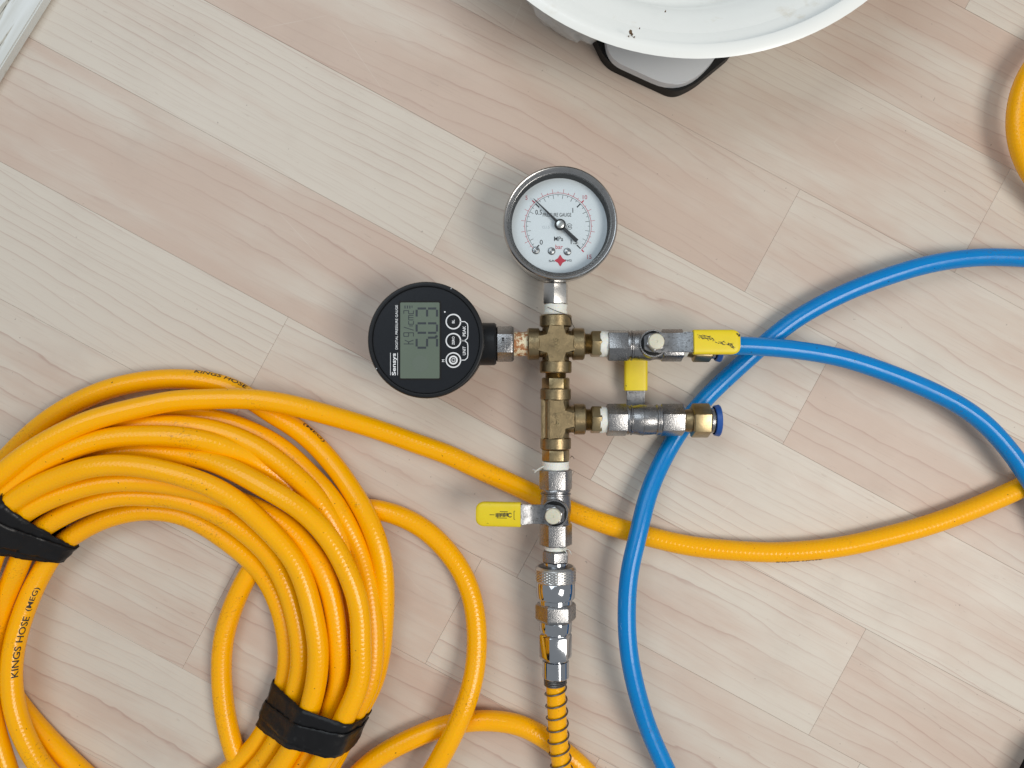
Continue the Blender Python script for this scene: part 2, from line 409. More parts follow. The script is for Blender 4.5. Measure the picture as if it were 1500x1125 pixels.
# ------------------------------------------------------------------ manifold
Z0 = .026
S0 = FPX / (CAMH - Z0)                        # photo pixels per metre in the plane of the fittings
def A(px, py): return P(px, py, Z0)
root = empty('gauge_manifold', P(814, 560, 0), 'brass and nickel pipe manifold carrying a dial gauge, a digital gauge and three valves', 'pressure gauge')
mm = .001
def vseg(y0, y1): return A(814, y0), Vector((0, -1, 0)), (y1 - y0) / S0
def hseg(x0, x1, y): return A(x0, y), X.copy(), (x1 - x0) / S0
def cyl_prof(l, r, c=.0005): return [(0, r - c), (c, r), (l - c, r), (l, r - c)]
def tape_wrap(name, p, ax, l, r, mat, parent):
    k = max(4, int(l / .0007)); pr = [(0, r * .86)] + [(l * i / k, r * (1 + random.uniform(-.035, .03))) for i in range(k + 1)] + [(l, r * .84)]
    return lathe(name, p, ax, pr, mat, parent, 30, 0, smooth=60, jitter=.00018)
def nipple(p0, ax, l, hexl, r_hex, mat, roll, parent, side=0.0):
    """hex nipple: threaded ends and a hexagonal middle"""
    pr = []; k = int(l / .0008)
    for i in range(k): pr += [(l * i / k, r_hex * .70), (l * (i + .5) / k, r_hex * .78)]
    o = lathe('nipple', p0, ax, pr, mat, parent, 28)
    hexnut('hex_collar', Vector(p0) + Vector(ax) * (side * (l - hexl)), ax, hexl, r_hex, mat, o, roll)
    return o
# gauge stem (dial gauge)
# --- cross
def cross_fitting():
    c = A(814, 504); bm = bmesh.new(); r = .0104
    la = (856 - 773) / 2 / S0; lb = (546 - 461) / 2 / S0
    for ax, ln in ((X, la), (-X, la), (Y, lb), (-Y, lb)):
        lathe_bm(bm, c, ax, [(0, .0088), (ln - .0082, .0088), (ln - .0076, .0098), (ln - .0072, r), (ln - .0008, r), (ln, r - .0007), (ln - .0001, .0078)], 40)
    o = bm_obj('cross_fitting', bm, 'brass', root, 30)
    bm = bmesh.new()
    pl = []
    w, h1, h2 = .0051, la - .0058, lb - .0062
    pts = [(w, w), (w, h2), (-w, h2), (-w, w), (-h1, w), (-h1, -w), (-w, -w), (-w, -h2), (w, -h2), (w, -w), (h1, -w), (h1, w)]
    prism('raised_boss', [(c.x + a, c.y + b) for a, b in pts], Z0, Z0 + .0097, 'brass', o, .0008, 2)
    t = Prints(); q = c.copy(); q.z = Z0 + .00978; t.text('SW', q, .0032, .0064, -math.pi / 2, .012)
    cu = t.build('cast_lettering', 'brass_bright', o)
    sm = cu.modifiers.new('relief', 'SOLIDIFY'); sm.thickness = .0009; sm.offset = 1
cross_fitting()
def tee_fitting():
    bm = bmesh.new(); c = A(814, 614); r = .0100
    l1 = (614 - 569) / S0; l2 = (658 - 614) / S0; ls = (857 - 814) / S0
    for ax, ln in ((Y, l1), (-Y, l2), (X, ls)):
        lathe_bm(bm, c, ax, [(0, .0089), (ln - .0076, .0089), (ln - .0070, r), (ln - .0007, r), (ln, r - .0006), (ln - .0001, .0075)], 40)
    o = bm_obj('tee_fitting', bm, 'brass', root, 30)
    x = c.x; w = .0050
    prism('raised_boss', [(x - w, c.y + l1 - .0072), (x - w, c.y - l2 + .0072), (x + w, c.y - l2 + .0072), (x + w, c.y - w), (x + ls - .0075, c.y - w), (x + ls - .0075, c.y + w), (x + w, c.y + w), (x + w, c.y + l1 - .0072)], Z0, Z0 + .0096, 'brass', o, .0007, 2)
    prism('flat_side', [(x - .0095, c.y + l1 - .0072), (x - .0095, c.y - l2 + .0072), (x - w, c.y - l2 + .0072), (x - w, c.y + l1 - .0072)], Z0 - .003, Z0 + .0055, 'brass', o, .0006, 2)
    t = Prints(); q = c.copy(); q.z = Z0 + .00968; q.x += .001; t.text('1/4', q, .0034, .0085, -math.pi / 2, .012)
    cu = t.build('cast_lettering', 'brass_bright', o)
    sm = cu.modifiers.new('relief', 'SOLIDIFY'); sm.thickness = .0009; sm.offset = 1
tee_fitting()
# --- hex nipples between the fittings
p, a, l = vseg(545, 571); nipple(p, a, l, 18 / S0, .0091, 'brass_bright', R(30), root, 1.0)
p, a, l = vseg(656, 679); nipple(p, a, l, 18 / S0, .0090, 'brass_bright', R(30), root, .35)
p, a, l = hseg(855, 881, 504); nipple(p, a, l, 16 / S0, .0090, 'brass_bright', R(52), root, 1.0)
p, a, l = hseg(855, 881, 615); nipple(p, a, l, 16 / S0, .0094, 'brass_bright', R(48), root, 1.0)
# --- thread seal tape
p, a, l = vseg(446, 462); tape_wrap('seal_tape', p, a, l, .0074, 'seal_tape', root)
p, a, l = vseg(676, 689); tape_wrap('seal_tape', p, a, l, .0086, 'seal_tape', root)
p, a, l = vseg(798, 807); tape_wrap('seal_tape', p, a, l, .0072, 'seal_tape', root)
p, a, l = hseg(878, 891, 504); tape_wrap('seal_tape', p, a, l, .0083, 'seal_tape', root)
p, a, l = hseg(878, 891, 615); tape_wrap('seal_tape', p, a, l, .0085, 'seal_tape', root)
p, a, l = hseg(998, 1009, 504); tape_wrap('seal_tape', p, a, l, .0080, 'seal_tape', root)
p, a, l = hseg(752, 775, 504); tape_wrap('seal_tape', p, a, l, .0079, 'rust_tape', root).__setitem__('label', 'rust stained thread tape')
# frayed ends of tape and fibre
def strand(pts, r, mat, nm='tape_thread'): tube(nm, catmull([Vector(q) for q in pts], .0005), r, mat, root, 6)
strand([P(802, 450, .034), P(816, 456, .0355), P(830, 461, .034), P(836, 466, .031), P(838, 474, .028), P(843, 482, .024)], .00022, 'spring_steel', 'loose_fibre')
strand([P(835, 671, .030), P(838, 668, .031), P(841, 672, .031)], .0002, 'spring_steel', 'loose_fibre')
strand([P(797, 683, .030), P(789, 687, .029), P(783, 692, .027)], .0005, 'seal_tape')
strand([P(798, 686, .028), P(786, 689, .026), P(780, 688, .024)], .0004, 'seal_tape')
strand([P(822, 803, .034), P(829, 808, .033), P(831, 814, .031)], .0003, 'seal_tape')
strand([P(826, 803, .034), P(834, 806, .032), P(837, 812, .030)], .00025, 'seal_tape')

# --- ball valves
def ball_valve(p0, ax, stem, lever, L0, stem_t, roll1, roll2, scr, label, bend, lv):
    a = Vector(ax); s = Vector(stem); s = (s - a * s.dot(a)).normalized(); rc = .0107; side = a.cross(s)
    b0 = .0134; b1 = .0350
    body = lathe('ball_valve', p0, a, [(b0 - .001, .0092), (b0, .0098), (b0 + .0008, .0098), (b0 + .0012, .0090), (b0 + .0018, .0090), (b0 + .0022, .0099), (b0 + .0030, .0099), (b0 + .0034, .0094), (b0 + .006, .0097), (stem_t, .0101), (b1 - .006, .0097), (b1 - .003, .0092), (b1, .0096), (b1 + .001, .009)], 'nickel', root, 44, 0, s)
    body['label'] = label
    hexnut('hex_end', p0, a, b0, rc, 'nickel', body, roll1, (0, 0, 1))
    hexnut('hex_end', Vector(p0) + a * b1, a, L0 - b1, rc, 'nickel', body, roll2, (0, 0, 1))
    c = Vector(p0) + a * stem_t
    lathe('bonnet', c, s, [(0, .0090), (.0112, .0090), (.0120, .0087), (.0120, .0080), (.0100, .0077), (.0100, .0056), (.0130, .0054), (.0130, .0)], 'nickel', body, 40)
    lathe('packing_ring_gap_shade', c + s * .0131, s, [(-.0025, .0075), (-.0010, .0075), (-.0008, .0062), (.0022, .0060), (.0022, 0)], 'black_rubber', body, 32)  # packing ring, widened and blackened to put shade into the bonnet groove
    # lever: pressed strip with a step, swept along (distance, height)
    ld = Vector(lever); ld = (ld - s * ld.dot(s)).normalized(); wd = s.cross(ld)
    h = .0158; up = bend
    prof = [(-.0066, h, .0040), (-.003, h, .0058), (.002, h, .0062), (.007, h, .0061), (.0125, h, .0060), (.0165, h + up * .4, .0061), (.0195, h + up, .0064), (lv[1] - .004, h + up, .0064)]
    bm = bmesh.new(); rings = []
    for d, hh, w in prof:
        rings.append([bm.verts.new(c + ld * d + s * (hh + e) + wd * f * w) for e, f in ((-.001, -1), (-.001, 1), (.001, 1), (.001, -1))])
    for q0, q1 in zip(rings, rings[1:]):
        for i in range(4): bm.faces.new((q0[i], q0[(i + 1) % 4], q1[(i + 1) % 4], q1[i]))
    bm.faces.new(rings[0]); bm.faces.new(rings[-1])
    bmesh.ops.bevel(bm, geom=list(bm.edges), offset=.0004, segments=2, affect='EDGES')
    bm_obj('lever', bm, 'steel_lever', body, 35)
    # dipped vinyl grip, rounded at the free end
    g0, g1, gw, gt = lv[0], lv[1], .0078, .0031
    bm = bmesh.new(); hc = h + up; rings = []; re_ = .0052
    stations = [g0, g0 + .0003, g0 + .004, (g0 + g1) / 2, g1 - re_] + [g1 - re_ + re_ * math.sin(R(q)) for q in (15, 30, 45, 60, 74, 84)]
    for d in stations:
        e_ = max(0.0, d - (g1 - re_)) / re_; cut = re_ * (1 - math.sqrt(max(0, 1 - e_ * e_)))
        w_ = gw - cut * .80 - (.0004 if d == g0 else 0); t_ = gt * (1 - .30 * e_ ** 4) - (.0004 if d == g0 else 0); ring = []
        for j in range(28):
            th = 2 * math.pi * j / 28; cx_, sx_ = math.cos(th), math.sin(th)
            ring.append(bm.verts.new(c + ld * d + wd * (math.copysign(abs(cx_) ** .42, cx_) * w_) + s * (hc + math.copysign(abs(sx_) ** .55, sx_) * t_)))
        rings.append(ring)
    for q0, q1 in zip(rings, rings[1:]):
        for i in range(28): bm.faces.new((q0[i], q0[(i + 1) % 28], q1[(i + 1) % 28], q1[i]))
    bm.faces.new(rings[0]); bm.faces.new(rings[-1])
    bm_obj('lever_grip', bm, 'yellow_grip', body, 40)
    # lock nut and cap
    hexnut('lock_nut', c + s * (h + .001), s, .0042, .0062, 'nickel', body, R(17), up=ld, ch=.0008)
    lathe('stem_cap', c + s * (h + .0050), s, [(0, .0050), (.0018, .0050), (.0026, .0046), (.0029, .0036), (.0029, .0008), (.0025, .0006), (.0025, 0)], 'nylon', body, 28)
    return c, s, ld, wd, hc + gt
# upper valve, lever lying along the pipe
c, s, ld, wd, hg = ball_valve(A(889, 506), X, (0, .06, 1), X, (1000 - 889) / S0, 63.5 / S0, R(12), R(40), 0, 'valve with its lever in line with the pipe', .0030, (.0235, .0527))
t = Prints()
for k in range(70):                                    # black rub marks on the grip
    u = random.random(); d = .0255 + .022 * u; v = .0042 - .0068 * u + random.uniform(-.0012, .0012)
    q = c + ld * d + wd * v * 1 + s * (hg + .00012); an = random.uniform(-.9, .4)
    t.line(q, q + (ld * math.cos(an) + wd * math.sin(an)) * random.uniform(.0006, .0024), random.uniform(.00012, .0004))
for d, v in ((.0502, .0052), (.0512, .0040), (.0515, .0046)):
    q = c + ld * d + wd * v + s * (hg + .0001); t.line(q, q + ld * .0007 - wd * .0008, .0008)
rub = t.build('rub_mark', 'print_black', bpy.data.objects['lever_grip'])
# lower valve, stem underneath, lever pointing back under the upper valve
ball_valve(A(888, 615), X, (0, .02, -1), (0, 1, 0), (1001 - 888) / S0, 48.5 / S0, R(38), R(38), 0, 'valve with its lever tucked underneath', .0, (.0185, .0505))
lows = bpy.data.objects['ball_valve.001']
# seam rings on the lower valve body
p, a, l = hseg(960, 967, 615); lathe('body_ring', p, a, [(0, .0096), (.0006, .0101), (.0014, .0101), (.0018, .0097), (l, .0097)], 'nickel', lows, 40)
p, a, l = hseg(940, 942, 615); lathe('body_ring', p, a, [(0, .0098), (.0003, .01035), (.0007, .01035), (.001, .0098)], 'nickel', lows, 40)
# valve on the hose leg, lever closed across the pipe
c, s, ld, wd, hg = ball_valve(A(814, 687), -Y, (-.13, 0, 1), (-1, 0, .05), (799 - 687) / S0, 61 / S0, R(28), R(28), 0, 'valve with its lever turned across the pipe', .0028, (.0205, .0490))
g3 = bpy.data.objects['lever_grip.002']
t = Prints(); e = s * (hg + .00012)
def gp(d, v): return c + ld * d + wd * v + e
t.line(gp(.0245, -.0026), gp(.0245, .0026), .0003); t.line(gp(.0245, .0026), gp(.0238, .0026), .0003); t.line(gp(.0245, -.0026), gp(.0238, -.0026), .0003)
t.arc(gp(.0270, 0), .0012, .0005, 0, 2 * math.pi, 20)
for i in range(9): t.line(gp(.0286 + i * .0009, -.0011 + random.uniform(-.0004, .0002)), gp(.0286 + i * .0009, .0011 + random.uniform(-.0003, .0004)), .0006)
for v, d0, d1 in ((-.0021, .0285, .0335), (.0019, .0290, .0355), (0, .0368, .0400)): t.line(gp(d0, v), gp(d1, v), .00035)
t.build('grip_print', 'print_black', g3)

# --- push-in tube fittings after the valves
def push_fitting(x0, y, neck, rc, roll, label, blue):
    p, a, l = hseg(x0, x0 + neck, y)
    o = lathe('push_fitting', p, a, [(0, .0068), (.001, .0072), (l - .001, .0076), (l + .001, .0078), (l + .0125, .0078), (l + .0125, .0070), (l + .0155, .0070), (l + .0155, .0060)], 'brass', root, 36)
    o['label'] = label
    hexnut('hex_collar', p + a * l, a, .0122, rc, 'brass_bright', o, roll, ch=.0016)
    q = p + a * (l + .0124)
    lathe('release_sleeve', q, a, [(0, .0082), (.0018, .0082), (.0018, .0074), (.0026, .0074)], 'nickel', o, 36)
    lathe('release_collar', q + a * .0024, a, [(0, .0090), (.0004, .0098), (.0030, .0104), (.0036, .0100), (.0036, .0066), (.0004, .0066)], 'blue_collar', o, 40, cap=False)
    return o
push_fitting(1001, 616, 11, .0114, R(38), 'empty push-in fitting with blue collar', True)
pf = push_fitting(1006, 507, 8, .0106, R(40), 'push-in fitting holding the blue tube', True)

# --- quick coupler socket on the hose leg
def coupler():
    p, a, l = vseg(805, 824); k = hexnut('quick_coupler', p, a, l, .0092, 'nickel', root, R(8), ch=.0018)
    k['label'] = 'chrome quick coupler with knurled sleeve'
    p, a, l = vseg(823, 832); lathe('neck', p, a, [(0, .0078), (l, .0078)], 'chrome', k, 40)
    p, a, l = vseg(829, 852); nk = 96; rows_ = 16
    pr = [(0, .0118), (.0010, .0128), (.0016, .0131)] + [(.0018 + (l - .0032) * i / rows_, .0131) for i in range(rows_ + 1)] + [(l - .0010, .0131), (l, .0124)]
    def kn(j, i):
        if j < 3 or j > 3 + rows_: return 0
        jj = j - 3; return -.00042 * (((i + jj) % 4 in (0,)) or ((i - jj) % 4 in (0,)))
    lathe('knurled_sleeve', p, a, pr, 'stainless', k, nk, fn=kn, smooth=25)
    p, a, l = vseg(851, 876); lathe('outer_sleeve', p, a, [(0, .0122), (.0006, .0126), (l - .001, .0126), (l, .0119)], 'chrome', k, 56)
    p, a, l = vseg(875, 886); lathe('inner_sleeve', p, a, [(0, .0100), (.0005, .0100), (.0009, .0108), (l - .0004, .0108), (l, .0104)], 'chrome', k, 56)
    p, a, l = vseg(828, 830); lathe('retaining_ring', p, a, [(0, .0098), (.0004, .0112), (l + .0006, .0112)], 'steel_lever', k, 40)
coupler()

# --- dial gauge
def dial_gauge():
    gz = .0455; ctr = P(821, 326, gz); base = Vector((ctr.x, ctr.y, .0015))
    case = lathe('dial_gauge', base, Z, [(0, .0300), (.0008, .0318), (.003, .0330), (.030, .0332), (.0310, .0332)], 'stainless', root, 96)
    case['label'] = 'dial pressure gauge with steel bezel'
    lathe('bezel', (ctr.x, ctr.y, .0310), Z, [(0, .0334), (.0004, .0350), (.0020, .0359), (.0105, .0361), (.0130, .0359), (.0141, .0354), (.0146, .0347), (.0144, .0341), (.0132, .0330), (.0122, .0322), (.0119, .0317), (.0119, .0313), (.0040, .0313)], 'bezel_steel', case, 112, cap=False, smooth=50)
    lathe('gasket', (ctr.x, ctr.y, .0345), Z, [(0, .0318), (0, .0305), (.0004, .0305), (.0083, .0311), (.0085, .0318)], 'black_rubber', case, 96, cap=False)
    dz = .0345
    lathe('dial_plate', (ctr.x, ctr.y, dz - .0008), Z, [(0, .0308), (.0008, .0308)], 'dial_white', case, 96)
    def zp(x, y, z): return P(720 + x * .17778, 230 + y * .17778, z)
    dc = zp(548, 570, dz + .0001); z1 = dz + .00012
    red, blk, gry = Prints(), Prints(), Prints()
    r0 = 274 * .17778 / (FPX / (CAMH - dz)); A0, A1 = R(225), R(-45)
    red.arc(dc, r0, .00030, A0, A1, 120); blk.arc(dc, r0 - .0010, .00022, A0, A1, 120)
    for i in range(31):
        th = A0 + (A1 - A0) * i / 30; d = Vector((math.cos(th), math.sin(th), 0))
        big, med = i % 10 == 0, i % 2 == 0
        red.line(dc + d * r0, dc + d * (r0 + (.0020 if big else .0026 if med else .0010)), .00075 if big else .00024)
        blk.line(dc + d * (r0 - .0010), dc + d * (r0 - (.0042 if big else .0036 if med else .0022)), .00075 if big else .00026)
    for s_, x, y, h in (('0', 410, 702, 40), ('0.5', 388, 455, 40), ('1', 670, 440, 40), ('1.5', 680, 698, 40)): blk.text(s_, zp(x, y, z1), h * .0000773, None if len(s_) == 1 else .0042, 0, .004)
    for s_, x, y, w in (('5', 288, 336, .0013), ('10', 770, 331, .0028), ('15', 806, 822, .0028)): red.text(s_, zp(x, y, z1), .0027, w, 0, .0)
    blk.text('PRESSURE GAUGE', zp(540, 476, z1), .0024, .0182, 0, .003)
    gry.text('CL1.5', zp(448, 578, z1), .0017, .0046); blk.text('MPa', zp(553, 674, z1), .0029, .0058, 0, .003)
    red.text('bar', zp(557, 740, z1), .0028, .0046, 0, .003)
    blk.arc(zp(642, 573, z1), .0018, .00025, R(20), R(340), 30); blk.text('K', zp(640, 573, z1), .0017, None, 0, .01); blk.text('S', zp(654, 573, z1), .0015, None, 0, .01)
    blk.text('SA', zp(497, 856, z1), .0014, .0040, 0, .012); blk.text('NG', zp(634, 852, z1), .0014, .0040, 0, .012)
    cx, cy = 566, 853; dm = []
    for q in range(4):
        th0 = R(90 * q); 
        for j in range(7):
            tt = j / 7; r_ = 48 * (1 - .44 * math.sin(math.pi * tt) ** .9 * 1.0) ; an = th0 + R(90) * tt
            dm.append(zp(cx + r_ * math.cos(an), cy + r_ * math.sin(an), z1 + .0001))
    red.poly(dm[::-1])
    red.build('red_print', 'print_red', case); blk.build('black_print', 'print_black', case); gry.build('grey_print', 'worn_white', case)
    for x, y in ((366, 770), (495, 776), (625, 780)):
        q = zp(x, y, dz)
        sc_ = lathe('screw', q, Z, [(0, .0024), (.0005, .0024), (.0011, .0019), (.0013, .0010), (.0009, .0009), (.0007, 0)], 'nickel', case, 24)
    # pointer
    nz = dz + .0032; hub = zp(563, 566, dz); hub = Vector((hub.x, hub.y, nz))
    th = math.atan2(345 - 562, -(350 - 570)); th = math.pi - abs(th) if False else R(135.5)
    d = Vector((math.cos(th), math.sin(th), 0)); w = Vector((-d.y, d.x, 0))
    pts = [(-.0150, .0012), (-.0145, .0013), (-.004, .0010), (0, .0014), (.004, .0008), (.0236, .00018)]
    bm = bmesh.new(); up = [bm.verts.new(hub + d * a_ + w * b_) for a_, b_ in pts]; dn = [bm.verts.new(hub + d * a_ - w * b_) for a_, b_ in reversed(pts)]
    f = bm.faces.new(up + dn); ex = bmesh.ops.extrude_face_region(bm, geom=[f]); bmesh.ops.translate(bm, verts=[v for v in ex['geom'] if isinstance(v, bmesh.types.BMVert)], vec=(0, 0, .0005))
    bm_obj('pointer', bm, 'print_black', case)
    lathe('pointer_hub_ring', (hub.x, hub.y, dz), Z, [(0, .0012), (.0030, .0012), (.0030, .0036), (.0040, .0036), (.0044, .0033), (.0044, 0)], 'black_plastic', case, 32)
    lathe('pointer_hub', (hub.x, hub.y, nz + .0013), Z, [(0, .0026), (.0006, .0026), (.0009, .0021), (.0009, .0006), (.0006, .0005), (.0006, 0)], 'stainless', case, 32)
    lathe('glass', (ctr.x, ctr.y, .0428), Z, [(0, .0313), (.0010, .0313)], 'clear_glass', case, 96)
    # stem
    p, a, l = vseg(402, 416); lathe('stem_neck', p, a, [(0, .0066), (l, .0066)], 'stainless', case, 32)
    p, a, l = vseg(414, 447); hexnut('stem_hex', p, a, l, .0086, 'stainless', case, R(10), ch=.0016)
dial_gauge()

# --- digital gauge
def digital_gauge():
    fz = .0480; ctr = P(624, 498, fz); S = FPX / (CAMH - fz)
    case = lathe('digital_gauge', (ctr.x, ctr.y, 0.0005), Z, [(0, .0330), (.001, .0345), (.0025, .0350), (.041, .0352), (.0415, .0350), (.0420, .0362), (.0462, .0364), (.0472, .0358), (.0475, .0349), (.0473, .0337), (.0464, .0332), (.0460, .0331), (.0460, 0)], 'black_plastic', root, 112, smooth=40)
    case['label'] = 'black round digital pressure gauge'
    dz = .0467
    lathe('face_plate', (ctr.x, ctr.y, .0455), Z, [(0, .0328), (dz - .0455, .0328)], 'black_face', case, 96)
    def zp(x, y, z): return P(520 + x * .17778, 400 + y * .17778, z)
    # worn paint on the edge of the rim
    ed = Prints(); zr = .0474 + .0005
    for a0, a1, r_, w in ((R(118), R(131), .0338, .0006), (R(136), R(150), .0337, .00035), (R(152), R(165), .0356, .0007), (R(60), R(85), .0337, .0003), (R(20), R(55), .0336, .0002), (R(165), R(200), .0338, .0003), (R(215), R(250), .0337, .00025), (R(255), R(300), .0337, .00025), (R(310), R(345), .0338, .0003), (R(85), R(116), .0338, .0003)):
        ed.arc((ctr.x, ctr.y, zr - .0008), r_, w, a0, a1, 24)
    for an, r_ in ((R(64), .0356), (R(210), .0355)):
        d = Vector((math.cos(an), math.sin(an), 0)); q = Vector((ctr.x, ctr.y, zr)) + d * r_; ed.line(q - d * .0006, q + d * .0006, .0005)
    ed.build('rim_wear', 'worn_white', case)
    # display
    a, b = zp(374, 868, dz), zp(697, 243, dz); bw = .0010
    def rect(a, b, g): return [(a.x - g, a.y - g), (b.x + g, a.y - g), (b.x + g, b.y + g), (a.x - g, b.y + g)]
    prism('display_frame', round_poly(rect(a, b, bw), .0012), dz - .0005, dz + .0003, 'black_rubber', case)
    scr = prism('display', round_poly(rect(a, b, 0), .0008), dz - .0004, dz + .0005, 'lcd', case)
    seg = Prints(); gh = Prints(); zz = dz + .0006
    def stroke(x0, y0, x1, y1, w, pr=seg): pr.line(zp(x0, y0, zz), zp(x1, y1, zz), w * .0000755)
    # digits read upwards; glyph tops point to the left
    def digit(y0, y1, on, xl=508, xm=594, xr=676):
        ya, yb = y0 - 10, y1 + 10          # y0 = start (lower), y1 = end (upper)
        S_ = {'a': (xl, ya, xl, yb), 'g': (xm, ya, xm, yb), 'd': (xr, ya, xr, yb), 'f': (xl + 8, y0, xm - 8, y0), 'b': (xl + 8, y1, xm - 8, y1), 'e': (xm + 8, y0, xr - 6, y0), 'c': (xm + 8, y1, xr - 6, y1)}
        for k_ in on: stroke(*S_[k_], 17)
    digit(615, 532, 'afgcd'); digit(492, 414, 'abcdef'); digit(368, 292, 'abgcd')
    seg.disc(zp(672, 521, zz), .0008)
    # kg/cm2 in thin segment strokes
    def sm(y0, y1, lines):
        for (u0, v0, u1, v1) in lines:   # u across the reading direction 0..1, v height 0 (base) ..1
            stroke(482 - v0 * 80, y0 + (y1 - y0) * u0, 482 - v1 * 80, y0 + (y1 - y0) * u1, 6)
    sm(588, 548, [(.1, 0, .1, 1), (.1, .5, .5, .5), (.5, .5, .9, .9), (.5, .5, .9, 0)])
    sm(525, 488, [(.1, 1, .9, 1), (.1, .5, .9, .5), (.1, 1, .1, .5), (.9, 1, .9, 0), (.1, 0, .9, 0)])
    sm(476, 440, [(.15, 0, .85, 1)])
    sm(436, 432, [(.15, .05, .15, .45)])
    sm(425, 392, [(.9, .5, .1, .5), (.1, .5, .1, 0), (.1, 0, .9, 0)])
    sm(388, 346, [(.05, 0, .05, .5), (.05, .5, .95, .5), (.5, .5, .5, 0), (.95, .5, .95, 0)])
    sm(338, 306, [(.1, 1, .9, 1), (.9, 1, .9, .5), (.1, .5, .9, .5), (.1, .5, .1, 0), (.1, 0, .9, 0)])
    for k_ in range(3): stroke(412 + k_ * 20, 268, 412 + k_ * 20, 292, 8)
    stroke(470, 268, 470, 286, 6)
    seg.build('display_segments', 'lcd_segment', scr)
    gh.disc(zp(540, 745, dz + .00055), .0052, 32); gh.build('display_ghost', 'lcd_ghost', scr)
    # white print
    t = Prints(); z1 = dz + .00015; q90 = math.pi / 2
    for nm_, a_ in (('title_lettering', ('DIGITAL PRESSURE GAUGE', zp(343, 446, z1), .0015, .0276, q90, .004)), ('brand_lettering', ('Sensys', zp(325, 752, z1), .0032, .0138, q90, .022)),
                    ('mark_lettering', ('M', zp(727, 722, z1), .0016, None, q90, .015)), ('peak_lettering', ('PEAK', zp(900, 478, z1), .0019, .0064, q90, .012)), ('unit_lettering', ('UNIT', zp(900, 640, z1), .0019, .0054, q90, .012))):
        tw_ = Prints(); tw_.text(*a_); tw_.build(nm_, 'print_white', case)
    for x_ in (292, 351):
        ru = Prints(); ru.line(zp(x_, 842, z1), zp(x_, 657, z1), .00028); ru.build('brand_rule', 'print_white', case)
    for y0, y1 in ((400, 556), (558, 717)):
        ctl = [zp(868, y0, z1), zp(905, y0, z1), zp(926, y0 + 18, z1), zp(930, y0 + 40, z1), zp(930, y1 - 40, z1), zp(926, y1 - 18, z1), zp(905, y1, z1), zp(868, y1, z1)]
        br = Prints()
        for u_, v_ in zip(ctl, ctl[1:]): br.line(u_, v_, .0005); br.disc(v_ + Z * .00003, .00025, 10)
        br.build('button_bracket', 'print_white', case)
    t.disc(zp(740, 320, z1), .0005, 12)
    t.build('indicator_dot', 'print_white', case)
    for y, lab in ((400, 'BL'), (558, 'ZERO'), (717, '')):
        c_ = zp(811, y, dz)
        bt = lathe('button', c_, Z, [(0, .0040), (.0006, .0040), (.0009, .0036), (.0009, 0)], 'black_plastic', case, 36)
        pr = Prints(); cz = Vector((c_.x, c_.y, dz + .00102)); pr.arc(Vector((c_.x, c_.y, dz + .00015)), .00445, .00085, 0, 2 * math.pi, 48)
        if lab: pr.text(lab, cz, .0016, .0022 if lab == 'BL' else .0052, q90, .015)
        else: pr.arc(cz, .0023, .0009, 0, 2 * math.pi, 36); pr.arc(cz, .0011, .00035, R(-140), R(140), 20); pr.line(cz - X * .0014, cz, .00035)
        pr.build('button_print', 'print_white', bt)
    # boss, stem hex
    p, a, l = hseg(700, 727, 504); lathe('stem_boss', p, a, [(0, .0138), (l - .0012, .0138), (l, .0128)], 'black_plastic', case, 48)
    p, a, l = hseg(726, 753, 504)
    hx = hexnut('stem_hex', p, a, l, .0116, 'nickel', case, R(0) + R(30), ch=.0022)
    tt = Prints(); zt = Z0 + .0116 * math.cos(R(30)) + .00006
    q = A(737, 504); q.z = zt; tt.text('-1.5M', q, .0020, .0072, q90, .004); q = A(744, 504); q.z = zt; tt.text('Y2U117', q, .0020, .0072, q90, .004)
    tt.build('stamped_lettering', 'print_black', hx)
digital_gauge()

# ------------------------------------------------------------------ yellow air hose
HR = .0068
hose = empty('air_hose', P(300, 850, 0), 'long yellow braided air hose coiled and bound with black tape, one end in the coupler', 'hose')
def st(*pts): return wobble(relax(catmull([P(x, y, max(z, 6.95) * mm) for x, y, z in pts]), 12), .0009, 22)
ST = {}
ST['s1'] = st((-45, 760, 8), (-20, 710, 8), (13, 667, 7), (43, 639, 7), (79, 610, 7), (132, 580, 7), (186, 562, 7), (239, 555, 7), (300, 558, 6.6), (346, 571, 6.6), (399, 606, 6.6), (431, 625, 7), (463, 651, 8), (495, 687, 11), (521, 726, 16), (542, 765, 19), (558, 816, 19), (563, 865, 17), (562, 910, 15), (556, 960, 14), (544, 1005, 14), (521, 1048, 15), (494, 1098, 15), (466, 1140, 14), (435, 1180, 12))
ST['s2'] = st((-60, 745, 42), (0, 697, 43), (43, 663, 42), (85, 638, 40), (128, 619, 38), (171, 605, 35), (213, 594, 31), (256, 586, 27), (303, 584, 23), (357, 583, 20.5), (410, 590, 19), (463, 602, 16), (506, 613, 12), (549, 627, 8.5), (600, 645, 6.6), (651, 664, 6.5), (700, 687, 6.5), (739, 704, 6.5), (778, 722, 6.5), (846, 753, 6.5), (899, 772, 6.5), (966, 790, 6.5), (1051, 804, 6.5), (1151, 808, 6.5), (1252, 797, 6.5), (1352, 772, 6.5), (1428, 745, 6.5), (1498, 713, 7), (1580, 665, 10), (1640, 590, 14), (1655, 500, 18), (1625, 400, 22), (1560, 310, 18), (1511, 255, 18), (1489, 190, 18), (1503, 115, 18), (1555, 50, 18), (1640, 0, 18))
